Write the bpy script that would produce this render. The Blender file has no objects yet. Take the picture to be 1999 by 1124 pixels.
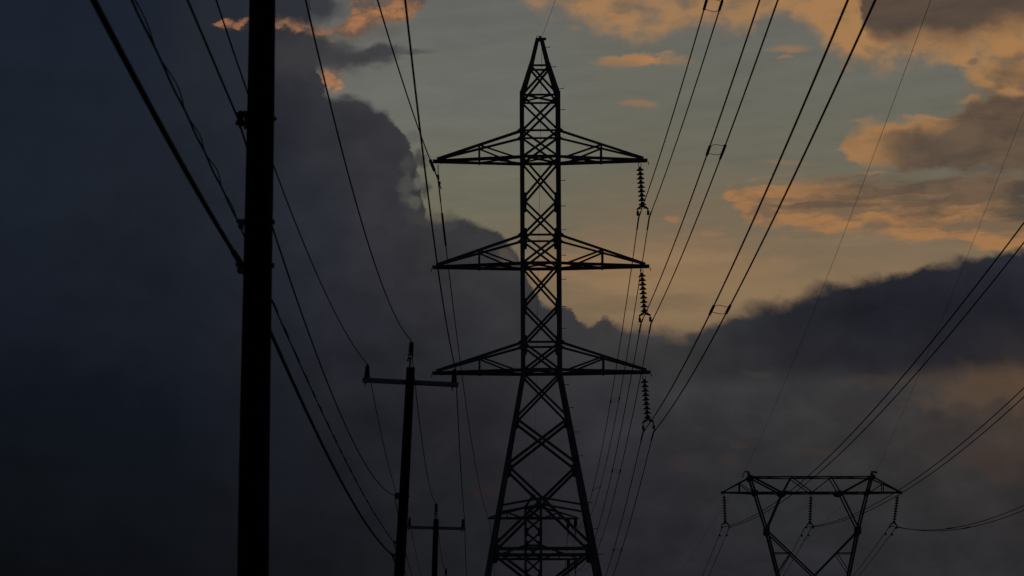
import bpy, bmesh, math, random
from mathutils import Vector, Matrix
R = math.radians
random.seed(7)
scene = bpy.context.scene
C = scene.collection

# ------------------------------------------------------------------ camera
FPX, W, H, EYE = 5400.0, 1999.0, 1124.0, 1.6
PITCH = math.atan(855.0 / FPX)
cam_d = bpy.data.cameras.new('camera')
cam = bpy.data.objects.new('camera', cam_d)
C.objects.link(cam)
cam.location = (0, 0, EYE)
cam.rotation_euler = (R(90) + PITCH, 0, 0)
cam_d.sensor_width = 36.0
cam_d.lens = 36.0 * FPX / W
cam_d.clip_start = 0.3
cam_d.clip_end = 20000
cam_d.dof.use_dof = True
cam_d.dof.focus_distance = 110
cam_d.dof.aperture_fstop = 6.3
scene.camera = cam
scene.render.resolution_x, scene.render.resolution_y = 1024, 576

# ------------------------------------------------------------------ exposure
scene.view_settings.view_transform = 'Standard'
scene.view_settings.look = 'None'
scene.view_settings.exposure = 0
scene.view_settings.gamma = 1

# ------------------------------------------------------------------ sun (just above the horizon behind the clouds, ahead right)
SUN_AZ, SUN_EL = 24.0, 2.0
sun_d = bpy.data.lights.new('sun', 'SUN')
sun_d.energy = 0.02
sun_d.angle = R(12)
sun_d.color = (1.0, 0.62, 0.36)
sun = bpy.data.objects.new('sun', sun_d)
C.objects.link(sun)
sun.location = (60, 100, 60)
_s = Vector((math.sin(R(SUN_AZ)) * math.cos(R(SUN_EL)), math.cos(R(SUN_AZ)) * math.cos(R(SUN_EL)), math.sin(R(SUN_EL))))
sun.rotation_euler = _s.to_track_quat('Z', 'Y').to_euler()

# ------------------------------------------------------------------ sky: dusk clouds as a function of compass direction and elevation
world = bpy.data.worlds.new('World')
scene.world = world
world.use_nodes = True
NT = world.node_tree
NT.nodes.clear()


def lin(c):
    return tuple((x / 255 / 12.92) if x / 255 <= 0.04045 else ((x / 255 + 0.055) / 1.055) ** 2.4 for x in c)


def azel(px, py):
    """azimuth and elevation (degrees) of a spot of sky"""
    a, b = (px - 1000) / FPX, (562 - py) / FPX
    c, s = math.cos(PITCH), math.sin(PITCH)
    x, y, z = a, c - b * s, s + b * c
    return math.degrees(math.atan2(x, y)), math.degrees(math.atan2(z, math.hypot(x, y)))


class E:
    """a float socket with arithmetic"""
    def __init__(self, s): self.s = s
    def __add__(a, b): return M('ADD', a, b)
    def __radd__(a, b): return M('ADD', a, b)
    def __sub__(a, b): return M('SUBTRACT', a, b)
    def __rsub__(a, b): return M('SUBTRACT', b, a)
    def __mul__(a, b): return M('MULTIPLY', a, b)
    def __rmul__(a, b): return M('MULTIPLY', a, b)
    def __truediv__(a, b): return M('DIVIDE', a, b)


def plug(sock, v):
    if isinstance(v, E): NT.links.new(v.s, sock)
    else: sock.default_value = v


def M(op, a, b=0.0, clamp=False):
    n = NT.nodes.new('ShaderNodeMath')
    n.operation = op
    n.use_clamp = clamp
    plug(n.inputs[0], a)
    plug(n.inputs[1], b)
    return E(n.outputs[0])


def mn(a, b): return M('MINIMUM', a, b)
def mx(a, b): return M('MAXIMUM', a, b)


def step(v, lo, hi, kind='SMOOTHSTEP'):
    n = NT.nodes.new('ShaderNodeMapRange')
    n.interpolation_type = kind
    plug(n.inputs[0], v)
    plug(n.inputs[1], lo)
    plug(n.inputs[2], hi)
    return E(n.outputs[0])


def noise(u, v, ku, kv, detail=6, rough=0.55, w=0.0, lac=2.0):
    cx = NT.nodes.new('ShaderNodeCombineXYZ')
    plug(cx.inputs[0], u * ku)
    plug(cx.inputs[1], v * kv)
    cx.inputs[2].default_value = w
    n = NT.nodes.new('ShaderNodeTexNoise')
    n.inputs['Scale'].default_value = 1
    n.inputs['Detail'].default_value = detail
    n.inputs['Roughness'].default_value = rough
    n.inputs['Lacunarity'].default_value = lac
    NT.links.new(cx.outputs[0], n.inputs['Vector'])
    return (E(n.outputs['Fac']) - 0.5) * 2.1 + 0.5, n.outputs['Color']


U0, U1, V1 = -13.0, 13.0, 22.0


def curve(pts, u):
    """elevation as a function of azimuth through the given points"""
    n = NT.nodes.new('ShaderNodeFloatCurve')
    cm = n.mapping
    cm.extend = 'HORIZONTAL'
    c = cm.curves[0]
    q = sorted(((az - U0) / (U1 - U0), max(0.0, min(1.0, el / V1))) for az, el in (azel(*p) for p in pts))
    if q[0][0] > 0: q.insert(0, (0.0, q[0][1]))
    if q[-1][0] < 1: q.append((1.0, q[-1][1]))
    while len(c.points) < len(q): c.points.new(0.5, 0.5)
    for p, (x, y) in zip(c.points, q):
        p.location = (x, y)
        p.handle_type = 'AUTO_CLAMPED'
    cm.update()
    plug(n.inputs[1], (u - U0) * (1 / (U1 - U0)))
    return E(n.outputs[0]) * V1


def rgb(c):
    n = NT.nodes.new('ShaderNodeRGB')
    n.outputs[0].default_value = lin(c) + (1,)
    return n.outputs[0]


def mix(f, a, b):
    n = NT.nodes.new('ShaderNodeMix')
    n.data_type = 'RGBA'
    plug(n.inputs[0], f)
    for i, v in ((6, a), (7, b)):
        if isinstance(v, tuple): n.inputs[i].default_value = lin(v) + (1,)
        else: NT.links.new(v, n.inputs[i])
    return n.outputs[2]


def ramp(f, stops):
    n = NT.nodes.new('ShaderNodeValToRGB')
    n.color_ramp.interpolation = 'EASE'
    el = n.color_ramp.elements
    stops = sorted(stops)
    el[0].position, el[0].color = stops[0][0], lin(stops[0][1]) + (1,)
    el[1].position, el[1].color = stops[-1][0], lin(stops[-1][1]) + (1,)
    for p, c in stops[1:-1]: el.new(p).color = lin(c) + (1,)
    plug(n.inputs[0], f)
    return n.outputs[0]


def scale_rgb(col, f):
    n = NT.nodes.new('ShaderNodeVectorMath')
    n.operation = 'SCALE'
    NT.links.new(col, n.inputs[0])
    plug(n.inputs['Scale'], f)
    return n.outputs[0]


tc = NT.nodes.new('ShaderNodeTexCoord')
sep = NT.nodes.new('ShaderNodeSeparateXYZ')
NT.links.new(tc.outputs['Generated'], sep.inputs[0])
DX, DY, DZ = (E(sep.outputs[i]) for i in range(3))
AZ = M('ARCTAN2', DX, DY) * (180 / math.pi)
EL = M('ARCSINE', DZ) * (180 / math.pi)

# the warp that gives cloud edges their billows
_, wc = noise(AZ, EL, 0.75, 1.0, 8, 0.58, 3.1)
ws = NT.nodes.new('ShaderNodeSeparateColor')
NT.links.new(wc, ws.inputs[0])
wu, wv = E(ws.outputs[0]) - 0.5, E(ws.outputs[1]) - 0.5
_, wc2 = noise(AZ, EL, 3.0, 4.0, 5, 0.6, 9.7)
ws2 = NT.nodes.new('ShaderNodeSeparateColor')
NT.links.new(wc2, ws2.inputs[0])
wu2, wv2 = E(ws2.outputs[0]) - 0.5, E(ws2.outputs[1]) - 0.5
UB, VB = AZ + wu * 0.55 + wu2 * 0.12, EL + wv * 0.55 + wv2 * 0.14      # billowing
UK, VK = AZ + wu * 0.60 + wu2 * 0.36, EL + wv * 0.32 + wv2 * 0.22      # the bank
US, VS = AZ + wu * 1.1 + wu2 * 0.15, EL + wv * 0.40 + wv2 * 0.10      # streaky
fb, _ = noise(AZ + wu * 0.5, EL + wv * 0.5, 1.3, 1.8, 7, 0.53, 5.0)                           # puffs
st, _ = noise(AZ + wu * 1.5, EL + wv * 0.4 - AZ * 0.05, 0.55, 3.4, 7, 0.58, 1.0)   # streaks
st2, _ = noise(AZ + wu * 1.2, EL + wv * 0.5, 0.9, 2.6, 7, 0.6, 21.0)
nf, _ = noise(AZ + wu2 * 0.3, EL + wv2 * 0.3, 4.5, 6.5, 5, 0.6, 71.0)                 # fine tatters
soft_n, _ = noise(AZ, EL, 0.35, 0.55, 4, 0.5, 14.0)                    # large soft variation


def layer(top, bot, soft, rough_amt, u, v, nz):
    t = curve(top, u) - v
    b = v - curve(bot, u)
    d = mn(t, b)
    return step(d + (nz - 0.5) * rough_amt, -soft * 0.75, soft * 0.6), d, t, b


def ell(px, py, a, b, u, v, nz, amt=1.0):
    """wisp: centre and half sizes in the same units as the curves"""
    az, el = azel(px, py)
    q = (u - az) * (94.2 / a)
    r = (v - el) * (94.2 / b)
    return step(1.0 - M('SQRT', q * q + r * r) + (nz - 0.5) * amt, 0.0, 0.75)


UN = (AZ - U0) * (1 / (U1 - U0))
def un(px): return (azel(px, 562)[0] - U0) / (U1 - U0)


def row(cols): return ramp(UN, [(un(x), c) for x, c in cols])


# clear sky between the clouds: cool grey overhead, amber lower down
VC = EL + (soft_n - 0.5) * 0.6
def vn(py): return azel(1200, py)[1] / V1
clear_l = ramp(VC * (1 / V1), [(vn(1124), (34, 33, 34)), (vn(800), (70, 62, 56)), (vn(640), (108, 94, 79)), (vn(560), (114, 100, 81)),
                               (vn(480), (114, 104, 86)), (vn(380), (108, 106, 91)), (vn(200), (106, 107, 100)), (vn(0), (101, 102, 98)), (1.0, (40, 46, 58))])
clear_r = ramp(VC * (1 / V1), [(vn(1124), (40, 38, 38)), (vn(800), (76, 64, 55)), (vn(660), (112, 93, 74)), (vn(590), (138, 114, 85)),
                               (vn(500), (125, 106, 84)), (vn(420), (117, 104, 85)), (vn(300), (106, 104, 91)), (vn(150), (104, 104, 95)), (vn(0), (102, 101, 95)), (1.0, (40, 46, 58))])
sky = mix(step(AZ, azel(960, 500)[0], azel(1250, 500)[0]), clear_l, clear_r)
sky = scale_rgb(sky, 1.0 + (st2 - 0.5) * 0.05 + (st - 0.5) * 0.15 * step(EL, azel(1000, 640)[1], azel(1000, 420)[1]))
glow_band = ell(1290, 520, 330, 75, US, VS, st2, 1.0) * 0.55
sky = mix(glow_band, sky, (146, 116, 84))
for (x, y, a, bb, c, k) in ((1190, 462, 120, 26, (128, 108, 87), 0.45), (1120, 520, 110, 34, (146, 114, 84), 0.5), (1330, 502, 170, 17, (148, 120, 89), 0.55), (1500, 520, 150, 14, (136, 112, 85), 0.5),
                            (1640, 470, 150, 16, (134, 112, 88), 0.4), (1250, 548, 200, 16, (146, 118, 87), 0.4)):
    sky = mix(ell(x, y, a, bb, US, VS, st, 1.1) * k, sky, c)
dim_band = ell(1250, 588, 230, 26, US, VS, st, 1.0) * 0.5
sky = mix(dim_band, sky, (108, 92, 74))

ORANGE, RUST, BROWN = (175, 127, 80), (128, 98, 72), (79, 67, 59)

tex, _ = noise(AZ + wu * 0.7, EL + wv * 0.5, 0.8, 1.5, 5, 0.55, 52.0)
# --- high clouds lit from below, upper right
m, d, t, b = layer([(1030, -60), (1999, -60)],
                   [(1000, -40), (1050, 10), (1100, 20), (1150, 34), (1200, 54), (1240, 68), (1290, 58), (1330, 40), (1380, 42), (1430, 52), (1465, 46),
                    (1500, 20), (1545, 26), (1585, 55), (1610, 84), (1645, 104), (1680, 124), (1740, 122), (1790, 112), (1850, 108), (1920, 128), (1999, 150)],
                   0.46, 0.46, US, VB, fb)
lit = mix(step(fb + (st2 - 0.5) * 0.8, -0.10, 0.62), RUST, ORANGE)
lit = mix(step(AZ, azel(1150, 0)[0], azel(1600, 0)[0]) * 0.35, lit, (150, 118, 82))
gap = ell(1560, 62, 34, 40, UB, VB, fb, 0.9)
lit = mix(step(tex, 0.35, -0.1) * 0.7, lit, (104, 86, 70))
m1 = m * (1.0 - gap * 0.9) * (0.62 + 0.38 * step(tex + (fb - 0.5) * 0.5, 0.12, 0.55)) * (0.78 + 0.22 * step(AZ, azel(1380, 0)[0], azel(1600, 0)[0])) * 0.95
sky = mix(m1, sky, lit)
# its grey core
m, d, t, b = layer([(1650, -60), (1999, -60)],
                   [(1660, -40), (1692, 0), (1705, 50), (1722, 70), (1760, 70), (1800, 60), (1830, 74), (1870, 74), (1916, 58), (1970, 50), (1999, 44)],
                   0.50, 0.32, US, VB, fb)
sky = mix(m * 0.97, sky, mix(step(st, 0.0, 1.0), (73, 64, 58), (88, 74, 63)))

# --- ragged bank down the right edge
bm_ = mx(mx(ell(1960, 150, 112, 78, UB, VB, fb, 0.8), ell(1960, 225, 110, 70, UB, VB, fb, 0.8)), ell(1985, 100, 130, 40, US, VB, fb, 0.8))
up_lit = step(EL + (fb - 0.5) * 1.1 + (UB - azel(1930, 0)[0]) * -0.35, azel(1930, 190)[1], azel(1930, 110)[1])
sky = mix(bm_ * 0.92, sky, mix(up_lit, mix(step(tex, 0.1, 0.7), (88, 73, 62), (112, 90, 69)), (162, 120, 77)))
for (x, y, a, bb, k) in ((1880, 118, 44, 17, 0.85), (1978, 182, 36, 14, 0.9), (1985, 95, 60, 26, 0.6), (1916, 168, 30, 10, 0.6), (1895, 196, 26, 8, 0.4)):
    sky = mix(ell(x, y, a, bb, UB, VB, fb, 0.9) * k, sky, (166, 122, 79))
sky = mix(ell(1893, 119, 17, 8, UB, VB, fb, 0.8) * 0.7, sky, (104, 88, 72))
sky = mix(ell(1960, 140, 46, 12, UB, VB, fb, 0.8) * 0.5, sky, (100, 82, 66))

# --- second cloud bar
m, d, t, b = layer([(1575, 330), (1625, 305), (1645, 262), (1680, 246), (1727, 236), (1790, 232), (1860, 222), (1920, 205), (1999, 190)],
                   [(1575, 250), (1625, 280), (1650, 306), (1690, 320), (1740, 324), (1800, 325), (1999, 338)],
                   0.20, 0.30, US, VB, fb)
core = step(AZ + (fb - 0.5) * 0.5 + (st2 - 0.5) * 0.5, azel(1665, 280)[0], azel(1800, 280)[0])
core = core * mx(step(t + (fb - 0.5) * 0.3, 0.0, 0.30), step(AZ + (fb - 0.5) * 0.6, azel(1790, 280)[0], azel(1890, 280)[0]))
sky = mix(m * 0.95, sky, mix(core * 0.96, mix(step(tex, -0.1, 0.6), (126, 99, 74), (162, 119, 77)), mix(step(st2 + (tex - 0.5), 0.0, 1.0), (78, 67, 59), (100, 83, 68))))
for (x, y, a, bb, k) in ((1820, 226, 75, 7, 0.75), (1680, 230, 40, 8, 0.4), (1690, 262, 46, 9, 0.5), (1665, 300, 24, 16, 0.5)):
    sky = mix(ell(x, y, a, bb, US, VB, st2, 0.8) * k, sky, (158, 118, 82))

# --- third bar, long and streaked
m, d, t, b = layer([(1340, 430), (1395, 400), (1416, 370), (1470, 366), (1517, 362), (1578, 355), (1642, 344), (1800, 341), (1999, 342)],
                   [(1340, 340), (1395, 372), (1425, 412), (1471, 434), (1542, 442), (1613, 452), (1720, 448), (1774, 466), (1863, 470), (1999, 488)],
                   0.20, 0.42, US, VS, st)
core = step(US + (st - 0.5) * 1.4, azel(1520, 380)[0], azel(1700, 380)[0]) * step(b + (st - 0.5) * 1.2, 0.35, 0.95)
warm = mix(step(st2 + (st - 0.5) * 0.9, 0.15, 0.75), (118, 96, 75), (162, 117, 75))
sky = mix(m * 0.92, sky, mix(core * 0.93, warm, mix(step(st2, 0.2, 0.8), (82, 71, 62), (104, 86, 69))))
sky = mix(ell(1640, 402, 190, 9, US, VS, st, 0.8) * 0.55, sky, (80, 70, 62))
sky = mix(ell(1992, 385, 36, 50, US, VS, st, 1.0) * 0.35, sky, (60, 56, 55))

# --- small lit wisps
for (x, y, a, bb, c, k) in ((1276, 112, 66, 16, (178, 127, 82), 0.95), (1232, 116, 74, 15, (160, 118, 82), 0.8), (1200, 124, 62, 11, (132, 110, 86), 0.6), (1320, 118, 50, 9, (140, 112, 84), 0.5), (1538, 96, 52, 12, (150, 116, 84), 0.7),
                            (1530, 114, 24, 6, (150, 116, 84), 0.6), (1250, 203, 44, 9, (146, 112, 82), 0.65), (1309, 427, 15, 9, (158, 112, 78), 0.8),
                            (1395, 456, 26, 6, (146, 110, 80), 0.55), (1540, 318, 72, 9, (136, 108, 80), 0.6), (1695, 336, 36, 5, (150, 114, 80), 0.6),
                            (1120, 55, 26, 8, (150, 110, 78), 0.4)):
    sky = mix(ell(x, y, a, bb, US, VS, st2, 1.15) * k, sky, c)

# --- upper left: dark streamer, then the orange rim of the cloud above it
m = mx(mx(ell(690, 116, 105, 32, UB, VB, fb, 0.6), ell(745, 100, 70, 20, UB, VB, fb, 0.6)), ell(800, 102, 70, 10, US, VS, st2, 0.7) * 0.6)
sky = mix(m * 0.92, sky, (60, 60, 64))

# --- the great dark bank: whole left side, falling away to the right
sky = mix(ell(650, 152, 46, 34, UK, VK, fb, 0.8) * 0.45, sky, (128, 104, 84))
hot = mx(ell(640, 152, 34, 15, UK, VK, nf, 1.0), ell(650, 163, 26, 15, UK, VK, nf, 1.0))
sky = mix(hot, sky, mix(step(nf, 0.1, 0.7), (140, 104, 80), (188, 132, 89)))
lobe0, _ = noise(AZ, EL, 0.42, 0.6, 2, 0.5, 41.0)
TOPX = [(0, -60), (520, -60), (590, -30), (612, 60), (624, 140), (636, 180), (655, 190), (700, 192), (735, 206), (760, 232), (784, 262), (800, 288), (812, 322),
        (823, 398), (834, 421), (868, 436), (900, 428), (940, 440), (980, 458), (1000, 478), (1018, 520), (1040, 566), (1070, 598), (1098, 592), (1118, 606), (1130, 628),
        (1155, 634), (1185, 618), (1210, 634), (1290, 642), (1350, 650), (1385, 644), (1430, 616), (1480, 590), (1560, 568), (1660, 541), (1760, 534), (1830, 514), (1900, 503), (1999, 488)]
t = curve(TOPX, UK) - VK
svar0 = step(lobe0, 0.25, 0.75)
svar = svar0 * 0.65 * step(AZ, azel(1050, 600)[0], azel(1500, 600)[0]) + 0.35 * svar0 + 0.25 * step(AZ, azel(1300, 600)[0], azel(1500, 600)[0])
bank_m = step(t + (fb - 0.5) * (0.10 + svar * 0.26), -0.06 - svar * 0.10, 0.07 + svar * 0.26)
t2 = curve(TOPX, AZ) - EL
rows = [(60, [(0, (27, 33, 44)), (250, (28, 34, 45)), (450, (37, 41, 49)), (560, (47, 47, 53)), (640, (54, 54, 57)), (800, (58, 59, 61)), (1999, (57, 57, 58))]),
        (420, [(0, (26, 32, 41)), (300, (28, 33, 42)), (450, (30, 35, 44)), (620, (40, 42, 50)), (740, (50, 50, 55)), (860, (56, 56, 58)), (1100, (63, 61, 61)), (1999, (42, 44, 50))]),
        (620, [(0, (21, 26, 36)), (300, (23, 28, 37)), (500, (30, 33, 41)), (700, (39, 40, 47)), (900, (47, 47, 51)), (1100, (56, 55, 58)), (1250, (59, 57, 57)), (1400, (49, 50, 53)), (1560, (35, 36, 43)), (1750, (31, 32, 41)), (1999, (33, 34, 42))]),
        (715, [(0, (18, 23, 32)), (300, (20, 25, 34)), (500, (27, 30, 37)), (700, (34, 35, 42)), (900, (41, 42, 46)), (1100, (50, 50, 52)), (1300, (51, 51, 52)), (1450, (43, 43, 46)), (1650, (37, 37, 43)), (1850, (36, 36, 42)), (1999, (45, 42, 43))]),
        (758, [(0, (16, 21, 30)), (300, (18, 23, 32)), (500, (25, 28, 36)), (700, (32, 34, 40)), (900, (40, 40, 44)), (1150, (52, 51, 55)), (1350, (53, 53, 56)), (1500, (51, 51, 54)), (1700, (52, 52, 53)), (1850, (60, 55, 54)), (1999, (77, 63, 54))]),
        (800, [(0, (16, 20, 29)), (300, (17, 22, 31)), (500, (24, 27, 35)), (700, (30, 32, 38)), (900, (37, 37, 42)), (1200, (50, 49, 53)), (1450, (51, 51, 53)), (1700, (54, 52, 53)), (1850, (62, 56, 54)), (1999, (73, 61, 53))]),
        (960, [(0, (13, 17, 22)), (300, (15, 19, 25)), (600, (23, 25, 32)), (900, (32, 33, 37)), (1200, (40, 40, 45)), (1500, (44, 45, 47)), (1999, (47, 45, 46))]),
        (1124, [(0, (10, 13, 17)), (300, (12, 15, 20)), (600, (19, 21, 26)), (900, (29, 30, 34)), (1200, (34, 34, 40)), (1600, (39, 40, 44)), (1999, (42, 42, 45))])]
VR = EL + (soft_n - 0.5) * 0.5 + (fb - 0.5) * 0.16
bank = None
for py, cols in rows:
    r = row(cols)
    if bank is None: bank, prev = r, py
    else:
        bank = mix(step(VR, azel(1000, prev)[1], azel(1000, py)[1], 'LINEAR'), bank, r)
        prev = py
bank = scale_rgb(bank, 1.0 + (fb - 0.5) * 0.16 + (soft_n - 0.5) * 0.16)
mott = step(AZ, azel(1100, 800)[0], azel(1450, 800)[0]) * step(EL, azel(1500, 700)[1], azel(1500, 790)[1])
bank = scale_rgb(bank, 1.0 + mott * (0.04 + (tex - 0.5) * 0.20 + (st2 - 0.5) * 0.20))
# soft lobes of the big cloud near its edge, and warm breaks below the right-hand bar
lobe, _ = noise(AZ + wu * 0.8, EL + wv * 0.8, 0.9, 1.1, 4, 0.5, 33.0)
bank = scale_rgb(bank, 1.0 + (lobe - 0.5) * 0.34 * step(AZ, azel(350, 500)[0], azel(700, 500)[0]))
for (x, y, a, bb, c, k) in ((1930, 760, 170, 62, (92, 73, 56), 0.55), (1690, 745, 80, 16, (70, 59, 52), 0.35), (1480, 728, 40, 8, (66, 58, 52), 0.4), (1446, 868, 26, 12, (64, 52, 47), 0.4), (1428, 896, 34, 14, (62, 51, 47), 0.4), (1452, 905, 22, 10, (60, 49, 46), 0.35),
                            (1330, 905, 30, 20, (56, 47, 45), 0.4), (1600, 880, 80, 20, (60, 53, 47), 0.4), (1940, 900, 70, 56, (66, 53, 47), 0.45), (1800, 742, 90, 22, (74, 61, 52), 0.4), (958, 964, 46, 14, (46, 34, 34), 0.6),
                            (1830, 870, 60, 40, (50, 48, 47), 0.5), (1945, 800, 40, 34, (58, 52, 49), 0.7)):
    bank = mix(ell(x, y, a, bb, UB, VB, fb, 0.7) * k, bank, c)
sky = mix(bank_m, sky, bank)
# thin wisps torn off the bank's right edge
for (x, y, a, bb, c, k) in ((788, 352, 24, 60, (82, 82, 77), 0.6), (812, 352, 20, 24, (98, 98, 90), 0.8), (806, 398, 18, 16, (92, 92, 85), 0.6), (800, 268, 20, 16, (90, 91, 86), 0.6),
                            (824, 312, 24, 22, (60, 60, 61), 0.85), (830, 374, 20, 22, (62, 61, 61), 0.8), (800, 330, 14, 18, (66, 65, 66), 0.6)):
    sky = mix(ell(x, y, a, bb, UK, VK, fb, 1.1) * k, sky, c)
sky = mix(ell(838, 428, 60, 22, UB, VB, fb, 1.2) * 0.5, sky, (66, 64, 64))
sky = mix(ell(985, 500, 26, 30, UB, VB, fb, 1.2) * 0.5, sky, (96, 82, 70))

# orange rim in front of the bank, upper left
dark = mx(ell(600, 6, 105, 52, UB, VB, fb, 0.6), ell(575, 105, 70, 70, UB, VB, fb, 0.5) * 0.6)
sky = mix(ell(638, 112, 130, 58, UK, VK, fb, 0.5) * 0.9, sky, (60, 60, 63))
sky = mix(ell(612, 96, 46, 66, UK, VK, fb, 0.4) * 0.9, sky, (56, 56, 60))
sky = mix(dark * 0.88, sky, mix(step(EL, azel(600, 100)[1], azel(600, 30)[1]), (58, 57, 60), (46, 48, 56)))
m, d, t, b = layer([(470, 90), (525, 50), (545, 38), (600, 44), (640, 54), (672, 40), (690, 8), (705, -40), (860, -60)],
                   [(470, 10), (525, 44), (545, 52), (580, 54), (640, 68), (690, 74), (722, 66), (745, 46), (790, 38), (832, 4), (860, -40)],
                   0.16, 0.22, UK, VK, nf)
orng = mix(step(fb + (st2 - 0.5) * 0.6, 0.30, 0.9), (98, 80, 71), (168, 116, 78))
orng = mix(step(tex + (nf - 0.5) * 0.9, 0.55, 0.05) * 0.85, orng, (80, 72, 70))
fade = (0.55 + 0.45 * step(st2 + (fb - 0.5) * 0.8, 0.15, 0.6)) * (0.82 + 0.16 * step(AZ, azel(560, 50)[0], azel(680, 50)[0]))
sky = mix(m * fade, sky, orng)
sky = mix(ell(745, 60, 60, 22, UB, VB, fb, 0.7) * 0.45, sky, (92, 84, 76))
sky = mix(mx(ell(462, 49, 34, 15, UK, VK, nf, 1.1), ell(436, 45, 26, 9, UK, VK, nf, 1.1)) * 0.85, sky, mix(step(nf, 0.1, 0.8), (96, 76, 68), (156, 106, 76)))

# unseen sky behind the camera, set dark so towers and poles stay silhouettes
sky = mix(step(DY, 0.75, 0.1), sky, (22, 25, 31))

nish = NT.nodes.new('ShaderNodeTexSky')
nish.sky_type = 'NISHITA'
nish.sun_disc = False
nish.sun_elevation = R(SUN_EL)
nish.sun_rotation = R(SUN_AZ)
bg_n = NT.nodes.new('ShaderNodeBackground')
NT.links.new(nish.outputs[0], bg_n.inputs[0])
bg_n.inputs[1].default_value = 0.0001
bg_c = NT.nodes.new('ShaderNodeBackground')
NT.links.new(sky, bg_c.inputs[0])
bg_c.inputs[1].default_value = 1.0
add = NT.nodes.new('ShaderNodeAddShader')
NT.links.new(bg_n.outputs[0], add.inputs[0])
NT.links.new(bg_c.outputs[0], add.inputs[1])
wo = NT.nodes.new('ShaderNodeOutputWorld')
NT.links.new(add.outputs[0], wo.inputs[0])

# ------------------------------------------------------------------ materials
def material(name, c0, c1, scale, rough, metal=0.0, bump=0.0, stretch=(1, 1, 1), spec=0.5):
    m = bpy.data.materials.new(name)
    m.use_nodes = True
    nt = m.node_tree
    b = nt.nodes['Principled BSDF']
    tcn = nt.nodes.new('ShaderNodeTexCoord')
    mp = nt.nodes.new('ShaderNodeMapping')
    mp.inputs['Scale'].default_value = stretch
    nz = nt.nodes.new('ShaderNodeTexNoise')
    nz.inputs['Scale'].default_value = scale
    nz.inputs['Detail'].default_value = 6
    cr = nt.nodes.new('ShaderNodeValToRGB')
    cr.color_ramp.elements[0].position = 0.3
    cr.color_ramp.elements[1].position = 0.7
    cr.color_ramp.elements[0].color = c0 + (1,)
    cr.color_ramp.elements[1].color = c1 + (1,)
    nt.links.new(tcn.outputs['Object'], mp.inputs[0])
    nt.links.new(mp.outputs[0], nz.inputs['Vector'])
    nt.links.new(nz.outputs['Fac'], cr.inputs[0])
    nt.links.new(cr.outputs[0], b.inputs['Base Color'])
    b.inputs['Roughness'].default_value = rough
    b.inputs['Metallic'].default_value = metal
    b.inputs['Specular IOR Level'].default_value = spec
    if bump:
        bp = nt.nodes.new('ShaderNodeBump')
        bp.inputs['Strength'].default_value = bump
        nt.links.new(nz.outputs['Fac'], bp.inputs['Height'])
        nt.links.new(bp.outputs[0], b.inputs['Normal'])
    return m


STEEL = material('galvanised_steel', (0.16, 0.162, 0.165), (0.27, 0.272, 0.275), 3.0, 0.75, 0.0, 0.1, spec=0.3)
WOOD = material('creosoted_wood', (0.018, 0.014, 0.011), (0.045, 0.036, 0.028), 9.0, 0.9, 0.0, 0.5, (6, 6, 0.35), spec=0.2)
ARM = material('grey_fibreglass', (0.30, 0.38, 0.52), (0.38, 0.47, 0.62), 5.0, 0.7, 0.0, 0.1, spec=0.3)
PORC = material('brown_glazed_porcelain', (0.035, 0.026, 0.022), (0.055, 0.042, 0.035), 4.0, 0.45, spec=0.3)
ALU = material('weathered_aluminium', (0.06, 0.06, 0.062), (0.11, 0.11, 0.112), 14.0, 0.8, spec=0.2)
RUBB = material('black_cable_jacket', (0.012, 0.012, 0.013), (0.022, 0.022, 0.023), 10.0, 0.85, spec=0.2)
GRASS = material('dry_grass', (0.035, 0.042, 0.02), (0.085, 0.08, 0.045), 0.35, 0.95, 0.0, 0.6)


# ------------------------------------------------------------------ mesh helpers
def link(name, bm, m, parent=None):
    me = bpy.data.meshes.new(name)
    bmesh.ops.recalc_face_normals(bm, faces=bm.faces[:])
    bm.to_mesh(me)
    bm.free()
    me.materials.append(m)
    o = bpy.data.objects.new(name, me)
    C.objects.link(o)
    if parent: o.parent = parent
    return o


def tag(o, label=None, cat=None, group=None, kind=None):
    for k, v in (('label', label), ('category', cat), ('group', group), ('kind', kind)):
        if v: o[k] = v
    return o


def empty(name, loc, label, cat, group=None, rot=(0, 0, 0)):
    o = bpy.data.objects.new(name, None)
    C.objects.link(o)
    o.location = loc
    o.rotation_euler = rot
    o.empty_display_size = 0.3
    return tag(o, label, cat, group)


def NB(): return bmesh.new()


def frame(d, ref=None):
    d = d.normalized()
    ref = Vector(ref) if ref is not None else Vector((0, 1, 0))
    if abs(d.dot(ref.normalized())) > 0.97: ref = Vector((1, 0, 0)) if abs(d.x) < 0.9 else Vector((0, 0, 1))
    u = ref.cross(d).normalized()
    return u, d.cross(u).normalized()


def prism(bm, p, q, prof, ref=None):
    p, q = Vector(p), Vector(q)
    u, v = frame(q - p, ref)
    a = [bm.verts.new(p + u * x + v * y) for x, y in prof]
    b = [bm.verts.new(q + u * x + v * y) for x, y in prof]
    n = len(prof)
    for i in range(n): bm.faces.new((a[i], a[(i + 1) % n], b[(i + 1) % n], b[i]))
    bm.faces.new(a[::-1])
    bm.faces.new(b)


def angle(bm, p, q, w, t=None, ref=None, sx=1, sy=1):
    """an L-section steel bar"""
    t = t or max(0.008, w * 0.14)
    h = w * 0.5
    pr = [(-h, -h), (h, -h), (h, -h + t), (-h + t, -h + t), (-h + t, h), (-h, h)]
    prism(bm, p, q, [(x * sx, y * sy) for x, y in pr], ref)


def flat(bm, p, q, w, t, ref=None):
    prism(bm, p, q, [(-w / 2, -t / 2), (w / 2, -t / 2), (w / 2, t / 2), (-w / 2, t / 2)], ref)


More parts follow.
